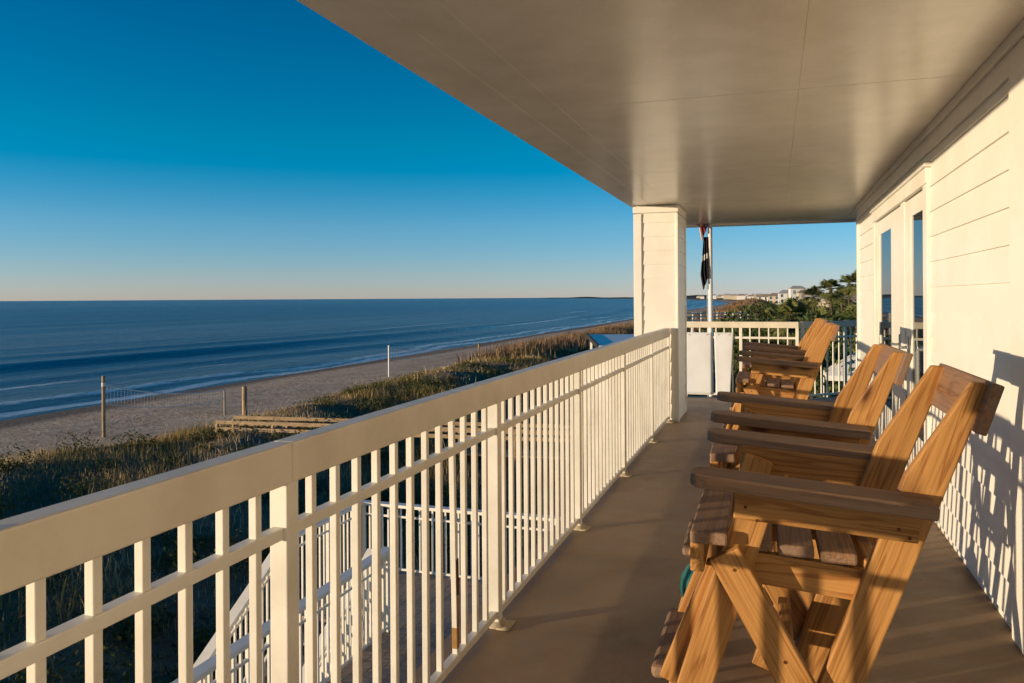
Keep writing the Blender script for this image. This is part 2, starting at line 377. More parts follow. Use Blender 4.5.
# ------------------------------------------------------------------ house: wall, doors, ceiling, beam, column
ZC = 1.41+1.043; XW = 0.943; YE = 10.1
house = empty('beach_house', (XW, 4, 0), 'white beach house with lap siding, glazed doors and a roofed balcony', 'house')
def hb(mb, name, m, bevel=0.0, parent=house):
    o = mb.build(name, m, None, bevel); o.parent = parent
    o.matrix_parent_inverse = Matrix.Translation(-Vector(house.location)) if parent is house else Matrix()
    return o
def siding(mb, y0, y1, z0, z1, x=XW, e=0.158, zref=1.46, sgn=-1):
    k0 = math.floor((z0-zref)/e)
    for k in range(k0, 60):
        a = zref+k*e; b = a+e
        if b <= z0+.005: continue
        if a >= z1-.005: break
        a_ = max(a, z0); b_ = min(b, z1)
        xa = x+sgn*(.004+.012*(b-a_)/e); xb = x+sgn*(.004+.012*(b-b_)/e)
        mb.hexa([(xa, y0, a_), (x+.05, y0, a_), (x+.05, y1, a_), (xa, y1, a_), (xb, y0, b_), (x+.05, y0, b_), (x+.05, y1, b_), (xb, y1, b_)])
sd = MB()
FZ = ZC-.145
siding(sd, -4, 3.50, .0, FZ); siding(sd, 3.72, 5.58, .0, FZ); siding(sd, 8.50, YE-.14, .0, FZ); siding(sd, 5.58, 8.50, 2.22, FZ)
hb(sd, 'siding_wall', M['siding'])
k = MB(); k.box(XW-.028, XW+.05, -4, YE, FZ, ZC); k.box(XW-.045, XW-.028, -4, YE, ZC-.05, ZC); hb(k, 'frieze_board', M['siding'], .003)
hb(MB().box(XW-.03, XW+.05, 3.50, 3.72, 0, FZ), 'trim_board', M['siding'], .004)
k = MB(); k.box(XW-.03, XW+.05, YE-.14, YE+.02, 0, FZ); hb(k, 'corner_board', M['siding'], .004)
hb(MB().box(XW+.05, 9, YE-.3, YE, -5.6, 5.0), 'end_wall', M['siding'])
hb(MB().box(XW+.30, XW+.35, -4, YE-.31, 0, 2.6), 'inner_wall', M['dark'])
# door set
k = MB(); k.box(XW-.028, XW+.09, 5.58, 5.73, 0, 2.12); k.box(XW-.028, XW+.09, 8.38, 8.50, 0, 2.12); k.box(XW-.034, XW+.09, 5.58, 8.50, 2.12, 2.22)
k.box(XW-.05, XW+.02, 5.54, 8.54, 2.22, 2.245)
hb(k, 'door_frame', M['white'], .004)
hb(MB().box(XW-.012, XW+.09, 6.62, 6.80, 0.0, 2.12), 'door_mullion', M['white'], .004)
hb(MB().box(XW-.02, XW+.09, 5.73, 8.38, 0.002, .03), 'door_sill', M['steel'], .003)
def door(y0, y1, g0, g1, x, hand):
    k = MB(); t = .045; gz0, gz1 = .42, 1.98
    k.box(x, x+t, y0, g0, .03, 2.11); k.box(x, x+t, g1, y1, .03, 2.11); k.box(x, x+t, g0, g1, .03, gz0); k.box(x, x+t, g0, g1, gz1, 2.11)
    k.box(x-.006, x, g1, g1+.02, gz0, gz1)
    o = hb(k, 'door', M['white'], .003)
    q = MB().box(x+.004, x+.016, g0, g1, gz0, gz1).build('pane', M['glass'], o)
    h = MB().box(x-.008, x, hand-.02, hand+.02, .92, 1.10); h.bar((x-.045, hand, 1.02), (x, hand, 1.02), .018, .018); h.bar((x-.045, hand-.01, 1.02), (x-.045, hand+.11, 1.02), .016, .02)
    h.build('handle', M['steel'], o, .002)
door(5.74, 6.61, 5.79, 6.33, XW-.004, 6.50)
door(6.82, 8.36, 7.40, 8.14, XW-.004, 6.92)
# ceiling panels with open joints
k = MB()
ye = 11.85
gx = [(-1.329, -1.12), (-1.12, .12), (.12, XW-.028)]
gy = [-4, -.64, 1.80, 4.24, 6.68, 9.12, ye-.12]
for x0, x1 in gx:
    for y0, y1 in zip(gy, gy[1:]):
        k.box(x0+.0006, x1-.0006, y0+.0030, y1-.0030, ZC, ZC+.012)
k.box(XW-.026, 2.6, YE+.03, ye-.12, ZC, ZC+.012)
hb(k, 'ceiling', M['ceil'], .0006)
hb(MB().box(-1.535, 2.6, -4, ye, ZC+.013, ZC+.35), 'balcony_roof', M['ceil'])
k = MB(); k.box(-1.575, -1.33, -4, ye, ZC-.0008, ZC+.001); k.box(-1.58, -1.54, -4, ye, ZC+.0, ZC+.36); k.box(-1.30, 2.6, ye-.12, ye+.02, ZC-.03, ZC+.36)
hb(k, 'edge_beam', M['ceil'], .003)
# columns: the far one in view, the other just outside the left edge of the view
def column(Y0, Y1):
    col = hb(MB().box(-1.50, -1.05, Y0, Y1, 0, ZC-.003), 'column', M['siding'])
    k = MB(); e = .158; zz = 1.46-e*10; z1 = ZC-.10
    while zz < z1:
        a, b = max(zz, 0), min(zz+e, z1)
        if b > a+.01:
            w0, w1 = .004+.010*(zz+e-a)/e, .004+.010*(zz+e-b)/e
            k.hexa([(-1.50-w0, Y0-w0, a), (-1.05+w0, Y0-w0, a), (-1.05+w0, Y1+w0, a), (-1.50-w0, Y1+w0, a), (-1.50-w1, Y0-w1, b), (-1.05+w1, Y0-w1, b), (-1.05+w1, Y1+w1, b), (-1.50-w1, Y1+w1, b)])
        zz += e
    k.build('column_siding', M['siding'], col)
    k = MB()
    k.box(-1.53, -1.44, Y0-.028, Y0+.07, 0, ZC-.1); k.box(-1.052, -1.030, Y0-.026, Y0+.04, 0, ZC-.1); k.box(-1.052, -1.030, Y1-.05, Y1+.025, 0, ZC-.1)
    k.box(-1.535, -1.027, Y0-.033, Y1+.03, ZC-.09, ZC-.017)
    k.build('column_trim', M['siding'], col, .003)
column(9.03, 9.85); column(-.12, .645)
# balcony floor
fl = MB().slab([(-1.30, -4), (XW+.06, -4), (XW+.06, YE+.0), (2.6, YE), (2.6, 13.4), (1.55, 12.7), (.34, 11.42), (-1.30, 11.42)], -.22, 0).build('balcony_floor', M['floor'])
fl['kind'] = 'structure'
k = MB()

# ------------------------------------------------------------------ railings
def railing(name, a, b, posts, label, z0=0.0, pitch=.115, cap=(.06, .10), zt=1.060, m=None, joints=(), feet=True, drop=0.0, bal_w=.021, lean=None, post_w=.05, cat='railing', endposts=True):
    """straight railing a->b; drop = fall of its far end (stairs)"""
    m = m or M['rail']; a = Vector((*a, 0)); b = Vector((*b, 0)); ln = (b-a).length; d = (b-a)/ln
    root = empty(name, (a.x, a.y, z0), label, cat, None, math.atan2(d.y, d.x))
    zz = lambda t: -drop*t/ln
    # local: X along rail
    js = [0]+[j for j in joints]+[ln]
    for j0, j1 in zip(js, js[1:]):
        MB().bar((j0+.0015, 0, zt-cap[1]/2+zz(j0)), (j1-.0015, 0, zt-cap[1]/2+zz(j1)), cap[0], cap[1]).build('top_rail', M['cap'] if m is M['rail'] else m, root, .005)
    ps = sorted(posts)
    nb = 0
    for i, p in enumerate(ps):
        o = MB().box(p-post_w/2, p+post_w/2, -post_w/2, post_w/2, .0+zz(p), zt-cap[1]+zz(p)+.002).build('post', m, root, .003)
        if feet:
            q = MB(); q.lathe([(.052, .001), (.05, .010), (.036, .018), (.034, .026)], p+.004, -.012, 7); q.box(p-.045, p+.06, -.075, -.02, .001, .007); q.build('foot', M['concrete'], o, 0, True)
    seg = list(zip(ps, ps[1:]))
    for p0, p1 in seg:
        x0, x1 = p0+post_w/2, p1-post_w/2
        MB().bar((x0, 0, .840+zz(x0)), (x1, 0, .840+zz(x1)), .032, .03).build('middle_rail', m, root, .003)
        MB().bar((x0, 0, .055+zz(x0)), (x1, 0, .055+zz(x1)), .032, .03).build('bottom_rail', m, root, .003)
        n = max(1, round((p1-p0)/pitch)); st = (p1-p0)/n
        for i in range(1, n):
            x = p0+i*st; x2 = x
            if lean and abs(x-lean[0]) < st*.5: x2 = x+lean[1]
            o = MB().bar((x2, 0, .0705+zz(x)), (x, 0, zt-cap[1]+zz(x)), bal_w, bal_w, (0, 1, 0)).build('baluster', m, root, .002); nb += 1
            if lean and x2 != x:
                r_ = MB().bar((x2-.0045, 0, .29), (x2-.008, 0, .43), bal_w+.004, bal_w+.004, (0, 1, 0)); r_.build('rusted_patch', M['rust'], o, .003); MB().bar((x2-.001, 0, .09), (x2-.0044, 0, .289), bal_w+.002, bal_w+.002, (0, 1, 0)).build('rust_streak', M['pinestain'], o, .003)
    return root
XR = -1.15
Y0 = .72
posts = [p-Y0 for p in (.75, 1.668, 3.20, 4.69, 6.19, 7.69, 8.955)]
railing('balcony_railing', (XR, Y0), (XR, 8.98), posts, 'long cream metal railing with thin balusters along the sea side of the balcony', joints=(1.662-Y0,), lean=(2.74-Y0, .03))
railing('balcony_railing', (XR, -3.9), (XR, -.12), [.03, 1.25, 2.5, 3.75], 'cream railing section on the near side of the nearer column')
railing('balcony_railing', (-1.25, 11.3), (.30, 11.3), [.03, .8, 1.53], 'cream railing across the far end of the balcony behind the farthest chairs', cap=(.05, .085), bal_w=.017, post_w=.04)
railing('balcony_railing', (.33, 11.33), (1.52, 12.55), [.03, .85, 1.68], 'shaded grey looking railing running off at an angle beside the far wall corner', cap=(.05, .085), bal_w=.017, post_w=.04)
# canvas panels tied to the far railing
for x0, x1, sk, lab in ((-1.20, -.835, .0, 'white canvas panel tied to the far railing nearest the column'), (-.805, -.54, .05, 'narrow white canvas panel tied to the far railing right of the flagpole')):
    nx, nz = 12, 20; V = []; F = []
    for t in (0, 1):
        for i in range(nx+1):
            for j in range(nz+1):
                u, w = i/nx, j/nz
                V.append((x0+(x1-x0)*u-sk*(1-w)*u+sk*.5*(1-w)*(1-u), 11.268+.002*math.sin(u*5+w*2)+t*.004-.02*(1-w)*(sk > 0), .05+.86*w))
    q = lambda t, i, j: t*(nx+1)*(nz+1)+i*(nz+1)+j
    for i in range(nx):
        for j in range(nz):
            F.append((q(0, i, j), q(0, i+1, j), q(0, i+1, j+1), q(0, i, j+1))); F.append((q(1, i, j), q(1, i, j+1), q(1, i+1, j+1), q(1, i+1, j)))
    for i in range(nx):
        F += [(q(0, i, 0), q(1, i, 0), q(1, i+1, 0), q(0, i+1, 0)), (q(0, i, nz), q(0, i+1, nz), q(1, i+1, nz), q(1, i, nz))]
    for j in range(nz):
        F += [(q(0, 0, j), q(0, 0, j+1), q(1, 0, j+1), q(1, 0, j)), (q(0, nx, j), q(1, nx, j), q(1, nx, j+1), q(0, nx, j+1))]
    mb = MB(); mb.v = V; mb.f = F
    root = empty('canvas_panel', ((x0+x1)/2, 11.27, .05), lab, 'canvas panel', 'canvas panels on the far railing')
    o = mb.build('canvas', M['panel'], root, 0, True); o.matrix_parent_inverse = Matrix.Translation((-(x0+x1)/2, -11.27, -.05))
    for xx in (x0+.06, x1-.06):
        t = MB().box(xx-.012, xx+.012, 11.260, 11.318, .872, .884).build('tie', M['concrete'], root, .003); t.matrix_parent_inverse = o.matrix_parent_inverse

# ------------------------------------------------------------------ chairs (local: faces -X, Y width, origin on the floor under the seat)
def make_chair():
    root = empty('tall_chair'); Wd = .566; T = .034
    K = .913; F = lambda x, z: (K*x, .1227+K*z)
    pine, old = M['pine'], M['oldpine']
    def pb(name, p, q, y, w, m=pine, up=(1, 0, .3), cut=None, t=T, bv=.004):
        a, b = F(*p), F(*q); return board(name, (a[0], y, a[1]), (b[0], y, b[1]), w, t, m, root, up, bv, cut)
    zf = -.1227/K
    for s in (0, 1):
        y = (lambda o: o) if s == 0 else (lambda o: Wd-o)
        y0, y1, y2 = y(T/2), y(T*1.5+.001), y(T*2.5+.002)
        pb('front_leg', (-.11+.322*(zf-.66)+.002, zf+.004), (-.045, .862), y1, .086)
        pb('rear_post', (.308+.37*(zf-.75), zf+.004), (.4745, 1.20), y1, .093, up=(-1, 0, .4), cut=[(0, -.5), (1.0, -.5), (.992, -.10), (.79, .5), (0, .5)])
        pb('brace', (-.137, .70), (-.12+.5485*(.67-zf), zf+.004), y0, .083, up=(1, 0, .5))
        pb('arm_support', (-.109, .852), (.350, .822), y0, .094, up=(0, 0, 1))
        pb('seat_rail', (-.165, .655), (.235, .622), y2, .080, up=(0, 0, 1))
        pb('foot_hanger', (-.150, .64), (-.290, .29), y2, .072)
        sg = -1 if s == 0 else 1; ys = 0 if s == 0 else Wd
        for bx, bz in ((-.08, .835), (-.05, .80), (.30, .805), (.325, .785), (-.11, .66), (.02, .425)):
            a = F(bx, bz); k = MB(); n_ = 10
            k.v = [(a[0]+.0042*math.cos(j*2*math.pi/n_), ys+sg*h_, a[1]+.0042*math.sin(j*2*math.pi/n_)) for h_ in (-.002, .0018) for j in range(n_)]
            k.f = [tuple(range(n_)), tuple(range(2*n_-1, n_-1, -1))]+[(j, (j+1) % n_, n_+(j+1) % n_, n_+j) for j in range(n_)]
            k.build('screw_head', M['rust'], root)
        wa = .120; ya = -.086 if s == 0 else Wd+.086-wa
        pts = [(0, 0.03), (0.012, .009), (.04, 0), (.548, 0), (.548, wa), (.05, wa), (.014, wa-.014), (0, wa-.04)]
        if s: pts = [(x, wa-y_) for x, y_ in pts][::-1]
        o = MB().slab(pts, 0, .033).build('arm', old, root, .006)
        o.matrix_local = Matrix.Translation((-.203, ya, .945)) @ Matrix.Rotation(R(4.4), 4, 'Y')
    yi0, yi1 = T*3+.006, Wd-T*3-.006
    def cross(name, x, z, w, t, m, a=yi0, b=yi1, up=(0, 0, 1), bv=.006):
        x, z = F(x, z); return board(name, (x, a, z), (x, b, z), w, t, m, root, up, bv)
    cross('seat_slat', -.178, .741, .032, .092, old, -.004, Wd+.004, bv=.006)
    for x, z in ((-.058, .690), (.052, .682), (.162, .673)):
        cross('seat_slat', x, z+.018, .030, .088, old, T*2+.003, Wd-T*2-.003)
    cross('seat_front_rail', -.210, .686, .076, .034, pine, .003, Wd-.003, bv=.004)
    cross('lower_stretcher', .03, .36, .086, .034, pine, T*2+.003, Wd-T*2-.003)
    cross('back_stretcher', .245, .64, .10, .034, pine, T*2+.003, Wd-T*2-.003)
    cross('footrest', -.293, .312, .034, .105, old, T*2.+.004, Wd-T*2-.004, bv=.012)
    h = cross('headboard', .508, 1.122, .122, .026, M['pinehead'], -.004, Wd+.004, up=(.33, 0, 1), bv=.004)
    return root
M['pinehead'] = wood('worn_pine', (0.36, 0.17, 0.065), (0.22, 0.09, 0.035), (0.08, 0.035, 0.015), (0.22, 0.14, 0.10), 0.35, 0.65)
labs = ['nearest tall wooden chair in the foreground, its legs cut by the picture edge',
        'second tall wooden chair, standing directly behind the foreground chair',
        'tall wooden chair at the far end of the balcony, the nearer of the far pair',
        'farthest tall wooden chair, next to the far railing']
c0 = make_chair()
for i, (x, y, rz) in enumerate([(.0, 2.05, .8), (-.03, 3.09, 1.8), (-.065, 5.94, .6), (-.07, 7.22, 1.2)]):
    c = c0 if i == 0 else copy_tree(c0)
    c.location = (x, y, 0); c.rotation_euler = (0, 0, R(rz)); tag(c, labs[i], 'chair', 'tall wooden chairs along the balcony')
# teal ball and small white pot
tag(MB().lathe([(.001, 0), (.05, .008), (.09, .035), (.115, .08), (.12, .12), (.115, .16), (.09, .205), (.05, .232), (.001, .24)], -.292, 3.60, 28).build('ball', M['teal'], None, 0, True), 'teal ball on the floor behind the foreground chair front leg', 'ball')
tag(MB().lathe([(.05, 0), (.062, .012), (.07, .10), (.075, .105), (.075, .12), (.068, .12), (.062, .03), (.001, .03)], .885, 3.05, 24).build('pot', M['white'], None, 0, True), 'small white round pot at the foot of the siding wall', 'pot')

# ------------------------------------------------------------------ flagpole and flags
fx, fy = -.885, 11.75
k = MB(); k.tube([(0, 0, 0), (0, 0, 4), (0, 0, 9.6)], [.038, .036, .028], 14)
fp = empty('flagpole', (fx, fy, -5.55), 'white metal flagpole rising just beyond the far railing', 'flagpole')
k = MB().tube([(0, 0, 0), (0, 0, 6), (0, 0, 10.6)], [.036, .034, .027], 14); k.build('pole', M['pole'], fp, 0, True)
MB().lathe([(.001, 10.6), (.05, 10.63), (.065, 10.67), (.05, 10.72), (.001, 10.74)], 0, 0, 14).build('finial', M['steel'], fp, 0, True)
MB().tube([(-.045, -.02, .8), (-.046, -.02, 6), (-.04, -.02, 10.4)], .003, 5).build('halyard', M['white'], fp)
def flag(name, ztop, ln, wd, mats, faces_m, label):
    """limp flag: narrow folded cloth hanging at the pole"""
    nu, nv = 22, 44; mb = MB(); mi = []
    for i in range(nu+1):
        for j in range(nv+1):
            u, w = i/nu, j/nv
            spread = wd*(.55+.45*w)*(1 if w < .82 else 1-(w-.82)*2.2)
            x = -.028-u*spread
            y = .05*math.sin(u*16+w*3)*(.6+.6*w)
            z = ztop-ln*w*(1-.16*(1-u))-.12*(1-u)*w*0+(.10*u*(w > .9))*0
            if w > .8: z -= (w-.8)*.6*(.2+u*.7)
            mb.v.append((x, y, z))
    for i in range(nu):
        for j in range(nv):
            a = i*(nv+1)+j; mb.f.append((a, a+1, a+nv+2, a+nv+1)); mi.append(faces_m(i/nu, j/nv))
    me = bpy.data.meshes.new(name); me.from_pydata(mb.v, [], mb.f); me.update()
    for mm in mats: me.materials.append(mm)
    me.polygons.foreach_set('material_index', mi); me.shade_smooth()
    o = bpy.data.objects.new(name, me); C.objects.link(o); o.location = (fx, fy, 0); o.rotation_euler = (0, 0, R(8))
    so_ = o.modifiers.new('thickness', 'SOLIDIFY'); so_.thickness = .003
    return tag(o, label, 'flag')
cm = {n: mat('cloth_'+n, c, .85, .1) for n, c in dict(black=(.03, .028, .035), red=(.42, .02, .03), white=(.72, .70, .66), navy=(.02, .025, .09)).items()}
flag('flag', 2.27, .66, .12, [cm['black'], cm['white']], lambda u, v: 1 if .40 < v < .53 and u > .1 else 0, 'limp black flag with a white band hanging lower on the flagpole')
flag('flag', 3.35, 1.04, .15, [cm['red'], cm['white'], cm['navy']], lambda u, v: (2 if u < .5 else (int(u*16) % 2)), 'limp red, white and navy flag above the black one on the flagpole')

# ------------------------------------------------------------------ lower deck, its railings and stairs
ZD = -2.70
dk = MB(); yy = -2.0
dk = empty('lower_deck', (-3, 5, ZD), 'brown plank deck one storey below the balcony', 'deck')
xx = -4.58
pl = MB()
while xx < XW:
    pl.box(xx+.003, xx+.137, -2+1.6*random.random()*0, 10.75, -.04+random.uniform(-.002, .002), random.uniform(-.002, .002)); xx += .14
xx = -6.05
while xx < -4.6:
    pl.box(xx+.003, xx+.137, 8.85, 10.75, -.04, random.uniform(-.002, .002)); xx += .14
def local(o, p): o.matrix_parent_inverse = Matrix.Translation(-Vector(p)); return o
o = pl.build('planks', M['deck'], dk, .002); o.location = (0, 0, ZD); local(o, (-3, 5, ZD))
k = MB(); k.box(-6.08, XW, 10.752, 10.80, ZD-.25, ZD-.01); k.box(-6.09, -6.052, 8.85, 10.75, ZD-.25, ZD-.01); k.box(-4.62, -4.582, -2, 8.85, ZD-.25, ZD-.01)
local(k.build('rim_board', M['deck'], dk, .004), (-3, 5, ZD))
for px_, py_ in ((-6.0, 10.6), (-6.0, 8.95), (-4.55, 6), (-4.55, 3), (-4.55, 0), (-2, 10.6)):
    k = MB().box(px_-.07, px_+.07, py_-.07, py_+.07, -5.75, ZD-.05); local(k.build('pile', M['deck'], dk, .004), (-3, 5, ZD))
LW = M['lowrail']
kw = dict(z0=ZD, m=LW, feet=False, pitch=.105, cap=(.14, .045), zt=1.03, bal_w=.025)
railing('deck_railing', (-6.0, 10.68), (-1.6, 10.68), [.05, 1.5, 2.95, 4.35], 'white railing across the far side of the lower deck', **kw)
railing('deck_railing', (-6.0, 8.75), (-6.0, 10.62), [.04, 1.0, 1.86], 'short white railing on the sea side of the lower deck at the stair head', **kw)
railing('deck_railing', (-4.56, 3.2), (-4.56, 8.80), [.05, 1.5, 2.95, 4.3, 5.55], 'white railing guarding the stair opening of the lower deck', **kw)
railing('stair_railing', (-6.0, 8.70), (-6.0, 4.30), [.05, 1.5, 2.95, 4.35], 'white sloping railing on the sea side of the stairs', drop=2.55, **kw)
railing('stair_railing', (-4.72, 8.70), (-4.72, 4.30), [.05, 1.5, 2.95, 4.35], 'white sloping railing on the house side of the stairs', drop=2.55, **kw)
st = empty('staircase', (-5.36, 8.7, ZD), 'wooden stairs going down from the lower deck to the sand', 'stairs')
for i in range(15):
    y_ = 8.80-.29*(i+1); z_ = ZD-.17*(i+1)
    local(MB().box(-5.95, -4.78, y_, y_+.30, z_-.04, z_).build('tread', M['deck'], st, .004), (-5.36, 8.7, ZD))
for x_ in (-5.97, -4.76):
    local(MB().bar((x_, 8.8, ZD-.15), (x_, 4.3, ZD-2.75), .04, .28).build('stringer', M['lowrail'], st, .003), (-5.36, 8.7, ZD))

# ------------------------------------------------------------------ dune walkovers
def walkover(a, b, z, label, wd=1.3, step=2.4, m=None, rails=2):
    m = m or M['walk']; a = Vector((*a, z)); b = Vector((*b, z)); d = (b-a).normalized(); ln = (b-a).length; sd = Vector((-d.y, d.x, 0))
    root = empty('boardwalk', a, label, 'boardwalk'); inv = Matrix.Translation(-a)
    k = MB(); n = int(ln/.15)
    for i in range(n):
        p = a+d*(i+.5)*ln/n; k.bar(p-sd*wd/2, p+sd*wd/2, .14, .04)
    k.build('planks', m, root).matrix_parent_inverse = inv
    for s in (-1, 1):
        e = sd*s*(wd/2+.03)
        for h in ((.98, .70) if rails == 2 else (.98,)):
            o = board('handrail', a+e+Vector((0, 0, h)), b+e+Vector((0, 0, h)), .15, .045, m, root, (0, 0, 1), .004); o.matrix_parent_inverse = inv
        c_ = int(ln/step)
        for i in range(c_+1):
            p = a+d*(ln*i/c_)+sd*s*(wd/2-.05)
            k = MB().box(p.x-.05, p.x+.05, p.y-.05, p.y+.05, ground_z(p.x, p.y)-.4, z+.90)
            k.build('post', m, root).matrix_parent_inverse = inv
    return root
walkover((-22.2, 28.0), (-2.0, 30.2), -4.68, 'pale wooden dune boardwalk with handrails leading to the beach, nearer one')
x1, y1 = place(567, 341, -3.5); walkover((x1, y1), (x1+4.2, y1+1.2), -4.1, 'small pale boardwalk far along the dunes near the white roof', 1.6, 1.6)
# pile post at the boardwalk, volleyball posts and nets
def post(u, yb, z, h, r_, label, m, bands=False):
    x, y = place(u, yb, z); zb = float(ground_z(x, y))
    root = empty('beach_post', (x, y, zb-.3), label, 'post')
    MB().lathe([(r_, 0), (r_, h+z-zb+.28), (r_*.8, h+z-zb+.3)], 0, 0, 12).build('shaft', m, root, 0, False)
    if bands: MB().lathe([(r_+.012, h+z-zb-.25), (r_+.012, h+z-zb-.05)], 0, 0, 12).build('collar', M['white'], root)
    return Vector((x, y, zb)), Vector((x, y, z+h))
t1 = post(103, 432, -5.4, 2.9, .09, 'weathered volleyball net post on the beach, leftmost', M['walk'], True)
t2 = post(224, 411, -5.4, 1.3, .06, 'short dark volleyball net post seen against the sea, right end of the nearer net', M['deck'])
post(244, 414, -4.6, 1.45, .13, 'thick round wooden piling beside the boardwalk end', M['walk'])
t3 = post(388.5, 374, -5.3, 2.55, .07, 'thin pale volleyball net post, left of the farther pair', M['white'])
t4 = post(478.5, 361, -5.1, 1.9, .08, 'pale volleyball net post beside the dune grass, right of the farther pair', M['walk'])
M['net'] = mat('net_cord', (.8, .78, .72), .9, .1)
def net(a, b, za, zb, h, label):
    k = MB(); n = 40; A = Vector((a.x, a.y, za)); B = Vector((b.x, b.y, zb))
    sag = lambda t: -.35*4*t*(1-t)
    pt = lambda t, q: A.lerp(B, t)+Vector((0, 0, sag(t)-q*h*(1-.5*t)))
    for q, w in ((0, .09), (1, .05)):
        k.tube([pt(i/n, q) for i in range(n+1)], w*.38, 6)
    for q in np.linspace(.2, .8, 4):
        for i in range(n): k.bar(pt(i/n, q), pt((i+1)/n, q), .005, .005)
    for i in range(0, n+1): k.bar(pt(i/n, 0), pt(i/n, 1), .004, .004, (1, 0, 0))
    root = empty('volleyball_net', A, label, 'net'); local(k.build('mesh', M['net'], root), A)
net(t1[1], t2[1], t1[1].z-.45, t2[1].z+.0, 1.0, 'sagging volleyball net strung between the two nearer beach posts')
net(t3[1], t4[1], t3[1].z-.35, t4[1].z-.1, .9, 'faint volleyball net strung between the two farther beach posts')

# white flat roof beyond the railing
rp = empty('pavilion', (-8, 44, -5.5), 'low white flat roofed pavilion seen over the railing left of the column', 'pavilion'); inv = (-8, 44, -5.5)
A = [(-8.3, 38.5), (-4.2, 39.7), (-7.4, 51.2), (-11.5, 50)]
local(MB().slab(A, -1.12, -1.0).build('roof', M['lowrail'], rp, .01), inv)
e = MB().bar((-8.34, 38.5, -1.05), (-11.55, 50, -1.05), .12, .24); local(e.build('roof_edge', M['dark'], rp), inv)
for x, y in A: local(MB().box(x*.97-.2, x*.97-.05, y+.0, y+.15, -5.9, -1.13).build('post', M['lowrail'], rp), inv)

# ------------------------------------------------------------------ dune vegetation (stuff)
def scatter(n, x0, x1, y0, y1, p=1.0):
    y = y0+(y1-y0)*rng.random(n)**p; x = rng.uniform(x0, x1, n); return x, y
def clump(x, y, f=.35):   # patchy density
    return .5+.25*np.sin(x*f*1.3+y*f*.7+1)+.25*np.sin(x*f*.6-y*f*1.7)+.12*np.sin(x*f*3.1+y*f*2.3)
Q = []; T = []
for n, y0, y1, hw, ww in ((125000, 3, 40, 1.0, .022), (90000, 38, 95, 1.1, .04), (50000, 92, 260, 1.2, .09)):
    x, y = scatter(n, -31, -4 if y0 < 35 else 4, y0, y1)
    wob = 1.6*np.sin(y*.11)+.9*np.sin(y*.29+1)
    keep = (rng.random(n) < np.clip(clump(x, y)*1.1-.2, .08, 1)) & (x+.6*wob+1.5*rng.normal(size=n)*(rng.random(n) < .4) > -27.2-2.2*np.clip((34-y)/10, 0, 1)) & ~((x > -6.4) & (y < 11.2))
    x, y = x[keep], y[keep]; z = ground_z(x, y)
    h = (.22+.42*rng.random(len(x)))*hw*(.3+.75*clump(x+9, y, .5)); tall = rng.random(len(x)) < .012; h[tall] *= 2.0; w = ww*(.6+.8*rng.random(len(x)))
    Q.append(blades(x, y, z-.03, h, w, .45)); t = np.clip(1.25*(clump(x+3, y+5, .42)-.5)+.42+.34*rng.random(len(x)), 0, 1); t[tall] = .9; T += [t, t]
tag(quadmesh('dune_grass', np.concatenate(Q), np.concatenate(T), M['oats']), kind='stuff')
C_ = []; Sz = []; T = []
def bush(x, y, r_, h, n, ls):
    z = float(ground_z(x, y)); p = rng.normal(size=(n, 3)); p /= np.linalg.norm(p, axis=1)[:, None]
    p *= (rng.random(n)**.4)[:, None]*(.8+.35*np.sin(p[:, :1]*5+x)*np.cos(p[:, 1:2]*4+y))
    q = p*[r_, r_, h]+[x, y, z+h*.35]; q = q[q[:, 2] > z]
    C_.append(q); Sz.append(ls*(.6+.8*rng.random(len(q)))); T.append(np.clip(.25*rng.random(1)+.35+.3*rng.normal(size=len(q))*.6+.25*p[:len(q), 2]*0, 0, 1))
for i in range(520):
    x, y = rng.uniform(-25.0, -5.0), 3+75*rng.random()**1.3
    if x > -7 and y < 12.5: continue
    if clump(np.array(x+20), np.array(y), .25) < .38 and rng.random() < .8: continue
    r_ = rng.uniform(.5, 1.3); bush(x, y, r_, r_*rng.uniform(.3, .6), int(300*r_), .055)
for i in range(420):
    x, y = rng.uniform(-21, 2), rng.uniform(70, 260)
    if x < -15 and 76 < y < 112: continue
    r_ = rng.uniform(.8, 1.9); bush(x, y, r_, r_*rng.uniform(.3, .6), int(110*r_), .14)
tag(quadmesh('dune_shrubs', leaves(np.concatenate(C_), np.concatenate(Sz)), np.concatenate(T), M['shrub']), kind='stuff')
# tall reddish reeds on the far dune
n = 27000; x = rng.normal(-5.0, 3.0, n); y = rng.normal(152, 16, n); x[:12000] = np.clip(rng.normal(-23.5, 2.2, 12000), -27, -18); y[:12000] = np.clip(rng.normal(100, 14, 12000), 66, 150); z = ground_z(x, y)
t = rng.random(n)
hh = 1.5+1.1*rng.random(n); wd = .16+.1*rng.random(n); hh[:12000] *= .5; wd[:12000] *= .35
q = blades(x, y, z, hh, wd, .3)
tag(quadmesh('tall_reeds', q, np.concatenate([t, t]), M['redoats']), kind='stuff')

